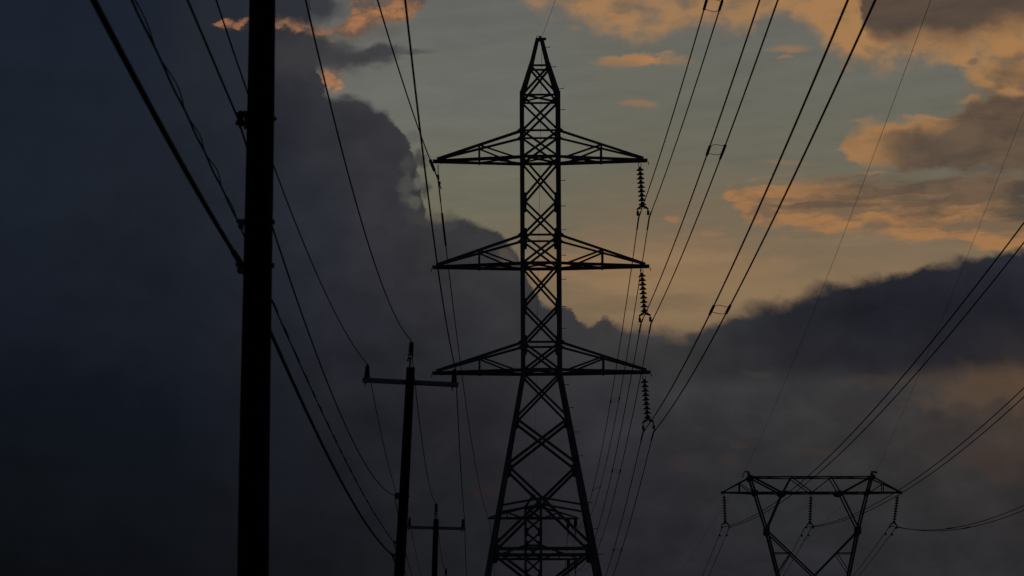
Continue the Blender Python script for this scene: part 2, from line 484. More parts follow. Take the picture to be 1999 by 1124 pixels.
def box(bm, c, s, rot=None):
    r = bmesh.ops.create_cube(bm, size=1)['verts']
    mtx = Matrix.Translation(Vector(c)) @ (rot.to_4x4() if rot else Matrix.Identity(4)) @ Matrix.Diagonal((s[0], s[1], s[2], 1))
    bmesh.ops.transform(bm, matrix=mtx, verts=r)
    return r


def plate(bm, pts, thick, axis):
    """a flat plate: outline points, extruded symmetrically along axis"""
    ax = Vector(axis) * thick / 2
    a = [bm.verts.new(Vector(p) - ax) for p in pts]
    b = [bm.verts.new(Vector(p) + ax) for p in pts]
    n = len(pts)
    bm.faces.new(a[::-1])
    bm.faces.new(b)
    for i in range(n): bm.faces.new((a[i], a[(i + 1) % n], b[(i + 1) % n], b[i]))


def lathe(bm, prof, seg=16, origin=(0, 0, 0), axis=(0, 0, 1)):
    """profile of (radius, height) turned about an axis"""
    o = Vector(origin)
    u, v = frame(Vector(axis), (0, 1, 0) if abs(Vector(axis).normalized().y) < 0.9 else (1, 0, 0))
    d = Vector(axis).normalized()
    rings = []
    for r, h in prof:
        rings.append([bm.verts.new(o + d * h + (u * math.cos(2 * math.pi * k / seg) + v * math.sin(2 * math.pi * k / seg)) * max(r, 1e-4)) for k in range(seg)])
    for a, b in zip(rings, rings[1:]):
        for k in range(seg): bm.faces.new((a[k], a[(k + 1) % seg], b[(k + 1) % seg], b[k]))
    bm.faces.new(rings[0][::-1])
    bm.faces.new(rings[-1])


def tube(bm, pts, rad, seg=8):
    pts = [Vector(p) for p in pts]
    n = len(pts)
    rings = []
    u = None
    for i, p in enumerate(pts):
        d = (pts[min(i + 1, n - 1)] - pts[max(i - 1, 0)]).normalized()
        if u is None: u, v = frame(d, (0, 0, 1) if abs(d.z) < 0.9 else (1, 0, 0))
        else:
            u = (u - d * u.dot(d)).normalized()
            v = d.cross(u)
        r = rad(i / (n - 1), p) if callable(rad) else rad
        rings.append([bm.verts.new(p + (u * math.cos(2 * math.pi * k / seg) + v * math.sin(2 * math.pi * k / seg)) * r) for k in range(seg)])
    for a, b in zip(rings, rings[1:]):
        for k in range(seg): bm.faces.new((a[k], a[(k + 1) % seg], b[(k + 1) % seg], b[k]))
    bm.faces.new(rings[0][::-1])
    bm.faces.new(rings[-1])


def smooth(o):
    for p in o.data.polygons: p.use_smooth = True
    return o


# ------------------------------------------------------------------ ground
bm = NB()
bmesh.ops.create_grid(bm, x_segments=90, y_segments=90, size=6000)
for v in bm.verts:
    r = math.hypot(v.co.x, v.co.y)
    v.co.z = -0.02 * min(1, max(0, r - 400) / 400) * (8 + 6 * math.sin(v.co.x * 0.003) * math.cos(v.co.y * 0.0021))
tag(link('ground', bm, GRASS), kind='structure')


# ------------------------------------------------------------------ lattice towers
def lattice_tower(loc, label, lean, hw, z_fl, slope, peak, levels, base_levels, arms, gussets, bolts, w_leg, w_br, k_level=None, plan=()):
    root = empty('lattice_tower', loc, label, 'tower', 'steel lattice towers of the line ahead', (0, lean, 0))

    def half(z):
        if z < z_fl: return hw + slope * (z_fl - z)
        if z <= peak[0][0]: return hw
        for (za, ha), (zb, hb) in zip(peak, peak[1:]):
            if z <= zb: return ha + (hb - ha) * (z - za) / (zb - za)
        return peak[-1][1]

    for sx in (-1, 1):
        for sy in (-1, 1):
            bm = NB()
            zs = [-0.3, z_fl] + [p[0] for p in peak]
            for za, zb in zip(zs, zs[1:]):
                w = w_leg if zb <= peak[0][0] + 0.01 else w_leg * 0.82
                angle(bm, (sx * half(za), sy * half(za), za - 0.02), (sx * half(zb), sy * half(zb), zb + 0.02), w, w * 0.22, (0, 1, 0), -sx, -sy)
            link('leg', bm, STEEL, root)
    allp = [(a, b) for a, b in zip(levels, levels[1:])] + [(a, b) for a, b in zip(base_levels, base_levels[1:])]
    for (zt, zb) in allp:
        ht, hb = half(zt), half(zb)
        w = w_br * (1.0 if zt > z_fl else 1.25)
        for sy in (-1, 1):
            bm = NB()
            y0, y1 = sy * ht, sy * hb
            o = 0.012 * sy
            angle(bm, (-ht, y0 + o, zt), (hb, y1 + o, zb), w, None, (0, 1, 0))
            angle(bm, (ht, y0 - o, zt), (-hb, y1 - o, zb), w, None, (0, 1, 0))
            link('cross_brace', bm, STEEL, root)
        for sx in (-1, 1):
            bm = NB()
            o = 0.012 * sx
            angle(bm, (sx * ht + o, -ht, zt), (sx * hb + o, hb, zb), w, None, (1, 0, 0))
            angle(bm, (sx * ht - o, ht, zt), (sx * hb - o, -hb, zb), w, None, (1, 0, 0))
            link('cross_brace', bm, STEEL, root)
    # level struts round the four faces
    struts = [levels[0], levels[1]] + [a[1] for a in arms] + [a[0] for a in arms]
    if k_level: struts.append(k_level[0])
    for z in struts:
        h = half(z)
        w = w_br * (1.5 if any(abs(z - a[0]) < 0.01 for a in arms) else 1.0)
        if k_level and z == k_level[0]: w = w_br * 1.6
        for sy in (-1, 1):
            bm = NB()
            angle(bm, (-h, sy * (h + 0.02), z), (h, sy * (h + 0.02), z), w, None, (0, 1, 0))
            link('strut', bm, STEEL, root)
        for sx in (-1, 1):
            bm = NB()
            angle(bm, (sx * (h + 0.02), -h, z), (sx * (h + 0.02), h, z), w, None, (1, 0, 0))
            link('strut', bm, STEEL, root)
    for z in plan:
        h = half(z)
        bm = NB()
        angle(bm, (-h, -h, z + 0.03), (h, h, z + 0.03), w_br * 0.8, None, (0, 0, 1))
        angle(bm, (h, -h, z + 0.055), (-h, h, z + 0.055), w_br * 0.8, None, (0, 0, 1))
        link('plan_brace', bm, STEEL, root)
    if k_level:       # redundant struts from the middle of the tall panel out to the legs
        zc, zl = k_level[1], k_level[2]
        for sy in (-1, 1):
            for sx in (-1, 1):
                bm = NB()
                angle(bm, (0, sy * half(zc), zc), (sx * half(zl), sy * half(zl), zl), w_br * 0.9, None, (0, 1, 0))
                link('redundant_strut', bm, STEEL, root)
    # crossarms
    for (zl, zu, length) in arms:
        h, hu = half(zl), half(zu)
        for sx in (-1, 1):
            xt = sx * length
            bm = NB()
            for sy in (-1, 1):
                angle(bm, (sx * (h - 0.05), sy * h, zl), (xt - sx * 0.1, sy * 0.06, zl - 0.02), w_br * 1.38, None, (0, 0, 1), 1, sy)
            box(bm, (xt - sx * 0.11, 0, zl - 0.02), (0.34, 0.15, 0.105))
            box(bm, (xt - sx * 0.30, 0.0, zl - 0.01), (0.2, 0.24, 0.03))
            box(bm, (xt + sx * 0.09, 0, zl - 0.115), (0.022, 0.06, 0.11))
            for k in range(3): box(bm, (xt - sx * (0.24 - 0.035 * k - (0.12 if k == 2 else 0)), 0.05, zl - 0.085), (0.02, 0.02, 0.03))
            arm = link('crossarm', bm, STEEL, root)
            xm = sx * (h + (length - h) * 0.49)
            f = 0.49
            for sy in (-1, 1):
                bm = NB()
                angle(bm, (sx * hu, sy * hu, zu), (xt - sx * 0.08, sy * 0.05, zl + 0.05), w_br * (1.2 if sy < 0 else 1.0), None, (0, 1, 0))
                # foot plate of the chord on the leg
                plate(bm, [(sx * (hu - 0.06), sy * (hu + 0.03), zu + 0.14), (sx * (hu + 0.08), sy * (hu + 0.03), zu + 0.08), (sx * (hu + 0.17), sy * (hu + 0.03), zu + 0.0),
                           (sx * (hu + 0.1), sy * (hu + 0.03), zu - 0.07), (sx * (hu - 0.06), sy * (hu + 0.03), zu - 0.12)], 0.012, (0, 1, 0))
                link('upper_chord', bm, STEEL, arm)
                ym = sy * (h + (0.06 - h) * f)
                zmu = zu + (zl + 0.05 - zu) * f
                bm = NB()
                angle(bm, (xm, ym, zmu + 0.01), (xm, ym, zl - 0.09), w_br * 0.85, None, (0, 1, 0))
                link('hanger', bm, STEEL, arm)
                bm = NB()
                angle(bm, (xm, ym, zmu - 0.02), (sx * (h + 0.22), sy * (h - 0.06), zl), w_br * 0.8, None, (0, 1, 0))
                link('arm_diagonal', bm, STEEL, arm)
            bm = NB()
            ym = h + (0.06 - h) * f
            angle(bm, (sx * h, -h, zl), (xm, ym, zl), w_br * 0.75, None, (0, 0, 1))
            angle(bm, (sx * h, h, zl + 0.03), (xm, -ym, zl + 0.03), w_br * 0.75, None, (0, 0, 1))
            angle(bm, (xm, -ym, zl), (xt - sx * 0.5, 0.1, zl), w_br * 0.7, None, (0, 0, 1))
            link('arm_lacing', bm, STEEL, arm)
    for (z, gw, gh) in gussets:
        h = half(z)
        for sx in (-1, 1):
            for sy in (-1, 1):
                bm = NB()
                y = sy * (h + 0.035)
                x0, x1 = sx * (h + w_leg * 0.45), sx * (h + w_leg * 0.45 - gw)
                s = slope if z < z_fl - 0.3 else 0.0
                dx = sx * s * gh / 2
                plate(bm, [(x0 + dx, y, z - gh / 2), (x1 + dx + sx * 0.02, y, z - gh / 2), (x1, y, z - gh * 0.3), (x1, y, z + gh * 0.3), (x1 - dx + sx * 0.02, y, z + gh / 2), (x0 - dx, y, z + gh / 2)], 0.014, (0, 1, 0))
                for k in range(4):
                    box(bm, (sx * (h + 0.0), y + sy * 0.012, z + gh * (-0.36 + 0.24 * k)), (0.03, 0.02, 0.03))
                link('gusset_plate', bm, STEEL, root)
    for k, z in enumerate(bolts):
        h = half(z)
        bm = NB()
        up = random.uniform(0.0, 0.03)
        tube(bm, [(h + 0.03, -h, z), (h + 0.2, -h, z + up)], 0.011, 6)
        tube(bm, [(h + 0.195, -h, z + up), (h + 0.215, -h, z + up)], 0.022, 6)
        link('step_bolt', bm, STEEL, root)
    # cap of the peak with the earth-wire clamp
    zt = peak[-1][0]
    ht = peak[-1][1]
    bm = NB()
    box(bm, (0, 0, zt + 0.03), (2 * ht + 0.10, 2 * ht + 0.10, 0.075))
    box(bm, (ht + 0.09, 0, zt + 0.055), (0.12, 0.07, 0.08))
    tube(bm, [(-0.055 + 0.055 * math.cos(a), 0, zt + 0.065 + 0.10 * math.sin(a)) for a in [math.pi * k / 8 for k in range(9)]], 0.010, 6)
    box(bm, (0.03, 0, zt + 0.11), (0.07, 0.06, 0.10))
    for sx in (-1, 1):
        for k in range(4): box(bm, (sx * (half(zt - 0.09 - 0.06 * k) + 0.045), 0, zt - 0.09 - 0.06 * k), (0.035, 2 * half(zt - 0.09 - 0.06 * k), 0.022))
    link('peak_cap', bm, STEEL, root)
    return root


near = lattice_tower((1.02, 90.0, 0), 'tall black lattice tower with three pairs of crossarms standing in the middle', -0.0042,
                     0.60, 12.93, 0.181, [(22.33, 0.60), (23.34, 0.29), (24.22, 0.075)],
                     [23.29, 22.22, 21.02, 20.14, 18.72, 17.52, 16.60, 15.24, 13.97, 13.06], [12.95, 11.46, 9.92, 7.22, 4.3, 1.6, 0.0],
                     [(20.14, 21.02, 3.50), (16.58, 17.52, 3.52), (13.06, 13.97, 3.52)],
                     [(18.72, 0.21, 0.44), (17.50, 0.22, 0.5), (15.24, 0.2, 0.36), (13.95, 0.20, 0.5), (20.1, 0.12, 0.34), (16.56, 0.12, 0.3), (13.0, 0.16, 0.36), (22.06, 0.10, 0.34),
                      (11.46, 0.19, 0.34), (9.92, 0.21, 0.42), (7.22, 0.27, 0.62)],
                     [23.95, 23.24, 22.43, 21.72, 20.97, 19.33, 18.48, 17.68, 16.84, 16.03, 15.14, 14.42, 12.55, 11.78, 10.98, 10.19, 8.65, 7.80, 6.98, 6.1, 5.2, 4.4],
                     0.145, 0.072, (7.18, 8.83, 8.58), (22.22, 20.14, 16.58, 13.06))
far = lattice_tower((1.775, 232.0, 0), 'smaller distant lattice tower seen between the legs of the tall middle tower', 0.0,
                    0.645, 10.5, 0.17, [(19.75, 0.62), (20.66, 0.06)],
                    [19.72, 18.80, 17.66, 16.52, 15.39, 14.2, 13.1, 11.98, 10.5], [10.45, 8.6, 6.2, 3.2, 0.0],
                    [(18.80, 19.72, 3.76), (15.39, 16.52, 3.76), (11.98, 13.1, 3.76)],
                    [(17.66, 0.34, 0.62), (16.56, 0.34, 0.62), (14.2, 0.3, 0.6), (18.9, 0.2, 0.4), (15.4, 0.2, 0.4), (13.1, 0.3, 0.6)],
                    [], 0.2, 0.10, None, (18.8, 15.39))


# ------------------------------------------------------------------ insulator strings
def disc_bm():
    bm = NB()
    lathe(bm, [(0.018, -0.150), (0.020, -0.118), (0.052, -0.116), (0.085, -0.124), (0.122, -0.120), (0.127, -0.110), (0.116, -0.094), (0.084, -0.078), (0.060, -0.068),
               (0.052, -0.026), (0.026, -0.006), (0.014, 0.0)], 18)
    return bm


def insulator_string(loc, label, group, tilt, n=9, sep=0.345, link_len=0.06, dampers=False, heading=0.0):
    root = empty('insulator_string', loc, label, 'insulator', group, (0, tilt, heading))
    bm = NB()
    tube(bm, [(0.045 * math.cos(a), 0, -0.05 + 0.06 * math.sin(a)) for a in [math.pi * k / 6 - math.pi for k in range(7)]] , 0.012, 6)
    tube(bm, [(-0.045, 0, 0.02), (-0.045, 0, -0.055)], 0.012, 6)
    tube(bm, [(0.045, 0, 0.02), (0.045, 0, -0.055)], 0.012, 6)
    tube(bm, [(0, 0, -0.10), (0, 0, -0.17)], 0.018, 6)
    link('hook', bm, STEEL, root)
    z0 = -0.10
    first = None
    for k in range(n):
        if first is None: o = first = smooth(link('disc', disc_bm(), PORC, root))
        else:
            o = first.copy()
            C.objects.link(o)
            o.parent = root
        o.location = (0, 0, z0 - 0.146 * k)
    zb = z0 - 0.146 * n
    h = sep / 2
    bm = NB()
    for sx in (-1, 1):
        flat(bm, (0, 0, zb + 0.0), (sx * h * 0.62, 0, zb - 0.055), 0.06, 0.04, (0, 1, 0))
        flat(bm, (sx * h * 0.58, 0, zb - 0.05), (sx * (h + 0.015), 0, zb - 0.125), 0.055, 0.04, (0, 1, 0))
        flat(bm, (sx * h * 0.1, 0, zb - 0.075), (sx * h * 0.95, 0, zb - 0.115), 0.022, 0.03, (0, 1, 0))
    box(bm, (0, 0, zb - 0.01), (0.06, 0.05, 0.08))
    link('yoke', bm, STEEL, root)
    for sx in (-1, 1):
        bm = NB()
        x = sx * h
        tube(bm, [(x, 0, zb - 0.11), (x, 0, zb - 0.15 - link_len)], 0.020, 6)
        box(bm, (x - 0.025, 0, zb - 0.19 - link_len), (0.026, 0.14, 0.13))
        box(bm, (x + 0.025, 0, zb - 0.185 - link_len), (0.026, 0.14, 0.12))
        tube(bm, [(x, -0.17, zb - 0.205 - link_len), (x, -0.08, zb - 0.225 - link_len), (x, 0.08, zb - 0.225 - link_len), (x, 0.17, zb - 0.205 - link_len)], 0.034, 8)
        link('clamp', bm, STEEL, root)
    return root


GT = 'insulator strings hanging from the right crossarms of the middle tower'
insulator_string((4.235, 90, 20.02), 'string of nine discs hanging from the top right crossarm of the middle tower', GT, -0.058)
insulator_string((4.275, 90, 16.455), 'string of nine discs hanging from the middle right crossarm of the middle tower', GT, -0.060)
insulator_string((4.325, 90, 12.93), 'string of nine discs hanging from the bottom right crossarm of the middle tower', GT, -0.080, link_len=0.10)

# tension strings of the far tower, lying along the line towards the viewer and away
for z, nm in ((18.75, 'top'), (15.34, 'middle'), (11.93, 'bottom')):
    for k, x in enumerate((4.72, 5.33)):
        for sy, wh in ((-1, 'near'), (1, 'far')):
            if sy > 0 and z < 15: continue
            root = empty('tension_insulator', (x, 232, z), '%s insulator reaching %s from the %s right crossarm tip of the distant tower' % ('inner' if k == 0 else 'outer', 'forward' if sy < 0 else 'backward', nm),
                         'insulator', 'tension insulators of the distant tower', (R(-22) if sy < 0 else R(22), 0, 0))
            ax = Vector((0, sy, 0))
            bm = NB()
            prof = [(0.03, 0.0), (0.03, 0.12)]
            for q in range(9):
                h0 = 0.13 + q * 0.14
                prof += [(0.05, h0), (0.05, h0 + 0.05), (0.135, h0 + 0.07), (0.135, h0 + 0.09), (0.04, h0 + 0.11)]
            prof += [(0.03, 1.42)]
            lathe(bm, prof, 12, (0, 0, 0), ax)
            # slope the string downwards away from the arm
            bmesh.ops.rotate(bm, verts=bm.verts[:], cent=(0, 0, 0), matrix=Matrix.Rotation(0.0, 3, 'X'))
            smooth(link('disc_stack', bm, PORC, root))
            bm = NB()
            box(bm, (0, sy * 1.5, 0), (0.09, 0.2, 0.09))
            link('dead_end_clamp', bm, STEEL, root)
            root.rotation_euler = (R(24) if sy < 0 else R(-24), 0, 0)


# ------------------------------------------------------------------ delta tower on the right
def dz(zx, zy):
    """metres on the delta tower's middle plane (x right, z up) from survey units of 1/164 m"""
    a, b = (1380 + zx / 4.607 - 1000) / FPX, (562 - (880 + zy / 4.607)) / FPX
    c, s = math.cos(PITCH), math.sin(PITCH)
    t = 152.0 / (c - b * s)
    return (a * t - 16.45, EYE + (s + b * c) * t)


dt = empty('delta_tower', (16.45, 152.0, 0), 'wide steel delta tower with a long flat top beam at the right', 'tower')
DEP = 0.60


def dbar(name, segs, w, dep=DEP, parent=None, both=True, dep2=None):
    """one member on the near and one on the far face"""
    for sy in ((-1, 1) if both else (0,)):
        bm = NB()
        for (p, q) in segs:
            d1 = dep if dep2 is None else dep2
            angle(bm, (p[0], sy * dep, p[1]), (q[0], sy * d1, q[1]), w, None, (0, 1, 0), 1, sy or 1)
        link(name, bm, STEEL, parent or dt)


P = dz
BL, BR = P(150, 374), P(1735, 374)
TL, TR = P(385, 240), P(1480, 240)
GL, GR = P(682, 380), P(1192, 380)
LL, LR = P(432, 380), P(1442, 380)
WL, WR = P(538, 715), P(1358, 715)
VB_ = P(962, 1124)
# beam: bottom and top chords, with diagonals
for sy in (-1, 1):
    bm = NB()
    angle(bm, (LL[0], sy * DEP, LL[1]), (LR[0], sy * DEP, LR[1]), 0.080, None, (0, 1, 0), 1, sy)
    link('bottom_chord', bm, STEEL, dt)
    bm = NB()
    angle(bm, (TL[0], sy * DEP, TL[1]), (TR[0], sy * DEP, TR[1]), 0.066, None, (0, 1, 0), 1, sy)
    link('top_chord', bm, STEEL, dt)
M1, M2, MC = P(755, 244), P(1112, 244), P(938, 378)
for p, q, w in ((P(410, 246), P(650, 372), 0.10), (GL, M1, 0.065), (M1, MC, 0.055), (MC, M2, 0.055), (M2, GR, 0.065), (P(1455, 246), P(1225, 372), 0.10)):
    dbar('beam_diagonal', [(p, q)], w)
for p in (M1, MC, M2, GL, GR, TL, TR, LL, LR):
    bm = NB()
    angle(bm, (p[0], -DEP, p[1]), (p[0], DEP, p[1]), 0.06, None, (0, 0, 1))
    link('cross_tie', bm, STEEL, dt)
for (x0, x1, z) in ((LL[0], GL[0], GL[1]), (GL[0], MC[0], GL[1]), (MC[0], GR[0], GL[1]), (GR[0], LR[0], GL[1]), (TL[0], M1[0], TL[1]), (M1[0], M2[0], TL[1]), (M2[0], TR[0], TL[1])):
    bm = NB()
    angle(bm, (x0, -DEP, z), (x1, DEP, z), 0.035, None, (0, 0, 1))
    angle(bm, (x0, DEP, z + 0.03), (x1, -DEP, z + 0.03), 0.035, None, (0, 0, 1))
    link('plan_brace', bm, STEEL, dt)
# cantilever ends
for (tip, top, low, hx, s) in ((BL, TL, LL, 293, -1), (BR, TR, LR, 1582, 1)):
    bm = NB()
    for sy in (-1, 1):
        angle(bm, (low[0], sy * DEP, low[1]), (tip[0], sy * 0.05, tip[1]), 0.085, None, (0, 1, 0), 1, sy)
    box(bm, (tip[0] + s * 0.02, 0, tip[1] + 0.0), (0.22, 0.16, 0.13))
    box(bm, (tip[0] + s * 0.10, 0, tip[1] - 0.09), (0.03, 0.05, 0.12))
    arm = link('cantilever', bm, STEEL, dt)
    hb = P(hx, 376)
    f = (hb[0] - low[0]) / (tip[0] - low[0])
    ft = (hb[0] - top[0]) / (tip[0] - top[0])
    zt = top[1] + (tip[1] - top[1]) * ft
    for sy in (-1, 1):
        bm = NB()
        angle(bm, (top[0], sy * DEP, top[1]), (tip[0], sy * 0.05, tip[1] + 0.04), 0.075, None, (0, 1, 0), 1, sy)
        link('upper_chord', bm, STEEL, arm)
        y = sy * (DEP + (0.05 - DEP) * f)
        bm = NB()
        angle(bm, (hb[0], y, zt), (hb[0], y, hb[1]), 0.055, None, (0, 1, 0))
        link('hanger', bm, STEEL, arm)
        bm = NB()
        angle(bm, (hb[0], y, zt - 0.02), (low[0] - s * -0.12, sy * DEP * 0.95, low[1]), 0.05, None, (0, 1, 0))
        link('arm_diagonal', bm, STEEL, arm)
    # earth-wire horn
    bm = NB()
    hz = top[1] + 0.32
    for sy in (-1, 1):
        angle(bm, (top[0] + s * 0.0, sy * DEP, top[1]), (top[0] - s * -0.06, sy * 0.1, hz), 0.09, None, (0, 1, 0))
    box(bm, (top[0] + s * 0.15, 0, hz), (0.26, 0.12, 0.07))
    if s < 0:
        tube(bm, [(top[0] - 0.25, 0, hz), (top[0] - 0.31, 0, hz - 0.06), (top[0] - 0.35, 0, hz - 0.17), (top[0] - 0.36, 0, hz - 0.3)], 0.02, 6)
        box(bm, (top[0] - 0.30, 0, hz - 0.12), (0.06, 0.05, 0.05))
        box(bm, (top[0] - 0.36, 0, hz - 0.30), (0.06, 0.06, 0.06))
    else:
        box(bm, (top[0] + 0.29, 0, hz - 0.03), (0.09, 0.06, 0.10))
        box(bm, (top[0] + 0.20, 0, hz - 0.07), (0.05, 0.05, 0.07))
    link('earth_wire_horn', bm, STEEL, dt)
# legs: outer, inner, V, waist and splayed base
waist_z = 6.6
cx_w, hw_w = 0.06, 1.22
base_h, base_d = 2.6, 2.4
for sx, LLx, W_, TT in ((-1, LL, WL, TL), (1, LR, WR, TR)):
    wx = cx_w + sx * hw_w
    for sy in (-1, 1):
        bm = NB()
        angle(bm, (TT[0], sy * DEP, TT[1] - 0.02), (LLx[0], sy * DEP, LLx[1]), 0.11, None, (0, 1, 0), -sx, -sy)
        angle(bm, (LLx[0], sy * DEP, LLx[1]), (W_[0] - sx * 0.0, sy * DEP, W_[1]), 0.10, None, (0, 1, 0), -sx, -sy)
        angle(bm, (W_[0], sy * DEP, W_[1]), (wx, sy * DEP, waist_z), 0.115, None, (0, 1, 0), -sx, -sy)
        angle(bm, (wx, sy * DEP, waist_z), (cx_w + sx * base_h, sy * base_d, -0.3), 0.12, None, (0, 1, 0), -sx, -sy)
        link('leg', bm, STEEL, dt)
GLi, GRi = P(672, 395), P(1206, 395)
for g, w_, s in ((GLi, WL, -1), (GRi, WR, 1)):
    dbar('inner_leg', [(g, (w_[0], w_[1] + 0.05))], 0.085)
    dbar('vee_brace', [((w_[0] - s * 0.08, w_[1] - 0.12), (VB_[0] + s * 0.05, VB_[1] + 0.02))], 0.085, 0.58)
    bm = NB()
    for sy in (-1, 1):
        y = sy * (DEP + 0.05)
        plate(bm, [(w_[0] - 0.11, y, w_[1] + 0.25), (w_[0] + 0.11, y, w_[1] + 0.25), (w_[0] + 0.13, y, w_[1] - 0.2), (w_[0] - 0.0, y, w_[1] - 0.3), (w_[0] - 0.13, y, w_[1] - 0.2)], 0.02, (0, 1, 0))
    angle(bm, (w_[0], -DEP - 0.05, w_[1]), (w_[0], DEP + 0.05, w_[1]), 0.07, None, (0, 0, 1))
    link('waist_gusset', bm, STEEL, dt)
    bm = NB()
    g0 = GL if s < 0 else GR
    for sy in (-1, 1):
        y = sy * (DEP + 0.05)
        plate(bm, [(g0[0] - 0.29, y, g0[1] + 0.07), (g0[0] + 0.29, y, g0[1] + 0.09), (g0[0] + 0.25, y, g0[1] - 0.07), (g0[0] + 0.1, y, g0[1] - 0.18), (g0[0] - 0.16, y, g0[1] - 0.16), (g0[0] - 0.3, y, g0[1] - 0.04)], 0.02, (0, 1, 0))
    angle(bm, (g0[0], -DEP - 0.05, g0[1] - 0.05), (g0[0], DEP + 0.05, g0[1] - 0.05), 0.07, None, (0, 0, 1))
    link('beam_gusset', bm, STEEL, dt)
    bm = NB()
    t0 = TL if s < 0 else TR
    for sy in (-1, 1):
        y = sy * (DEP + 0.05)
        plate(bm, [(t0[0] - 0.14, y, t0[1] + 0.1), (t0[0] + 0.14, y, t0[1] + 0.08), (t0[0] + 0.16 * (-s if s < 0 else 1) , y, t0[1] - 0.12), (t0[0] - 0.08, y, t0[1] - 0.2)], 0.02, (0, 1, 0))
    angle(bm, (t0[0], -DEP - 0.05, t0[1] - 0.05), (t0[0], DEP + 0.05, t0[1] - 0.05), 0.07, None, (0, 0, 1))
    link('corner_gusset', bm, STEEL, dt)
    bm = NB()
    l0 = LL if s < 0 else LR
    for sy in (-1, 1):
        y = sy * (DEP + 0.05)
        plate(bm, [(l0[0] - 0.13, y, l0[1] + 0.12), (l0[0] + 0.13, y, l0[1] + 0.12), (l0[0] + 0.11, y, l0[1] - 0.13), (l0[0] - 0.09, y, l0[1] - 0.13)], 0.02, (0, 1, 0))
    angle(bm, (l0[0], -DEP - 0.05, l0[1]), (l0[0], DEP + 0.05, l0[1]), 0.06, None, (0, 0, 1))
    link('chord_gusset', bm, STEEL, dt)
    # small struts between leg and vee
    zz = P(0, 921)[1]
    lx = w_[0] + (cx_w + s * hw_w - w_[0]) * (w_[1] - zz) / (w_[1] - waist_z)
    vx = w_[0] + (VB_[0] - w_[0]) * (w_[1] - zz) / (w_[1] - VB_[1])
    dbar('short_strut', [((lx, zz), (vx, zz))], 0.05)
    z2 = P(0, 1090)[1]
    lx2 = w_[0] + (cx_w + s * hw_w - w_[0]) * (w_[1] - z2) / (w_[1] - waist_z)
    dbar('short_diagonal', [((vx, zz), (lx2, z2 - 0.1))], 0.045)
    dbar('waist_diagonal', [((VB_[0] + s * 0.05, VB_[1] + 0.02), (cx_w + s * hw_w, waist_z + 0.1))], 0.08)
dbar('waist_strut', [((cx_w - hw_w, waist_z), (cx_w + hw_w, waist_z))], 0.08)
for sy in (-1, 1):
    for za, zb in ((6.6, 3.6), (3.6, 0.0)):
        def hx_(z): return hw_w + (base_h - hw_w) * (waist_z - z) / (waist_z + 0.3)
        def hy_(z): return DEP + (base_d - DEP) * (waist_z - z) / (waist_z + 0.3)
        bm = NB()
        angle(bm, (cx_w - hx_(za), sy * hy_(za), za), (cx_w + hx_(zb), sy * hy_(zb), zb), 0.08, None, (0, 1, 0))
        angle(bm, (cx_w + hx_(za), sy * (hy_(za) + 0.02), za), (cx_w - hx_(zb), sy * (hy_(zb) + 0.02), zb), 0.08, None, (0, 1, 0))
        link('cross_brace', bm, STEEL, dt)

GD = 'insulator strings hanging from the delta tower'
insulator_string((11.66, 152, 14.19), 'string of discs hanging from the left end of the delta tower beam', GD, -0.03, 10, 0.40, 0.05)
insulator_string((16.44, 152, 14.16), 'string of discs hanging from the middle of the delta tower beam', GD, 0.055, 10, 0.37, 0.05)
insulator_string((21.21, 152, 14.16), 'string of discs leaning left from the right end of the delta tower beam', GD, 0.155, 10, 0.37, 0.05)


# ------------------------------------------------------------------ wooden poles of the distribution line
def insulator_post(bm, base, height, r0, r1, n):
    prof = [(r0 * 0.62, 0.0)]
    p = height / n
    for k in range(n):
        r = r0 + (r1 - r0) * k / (n - 1)
        prof += [(r * 0.66, k * p + p * 0.05), (r, k * p + p * 0.38), (r, k * p + p * 0.52), (r * 0.66, k * p + p * 0.92)]
    prof += [(r1 * 0.7, height + 0.012), (r1 * 0.4, height + 0.03)]
    lathe(bm, prof, 14, base)


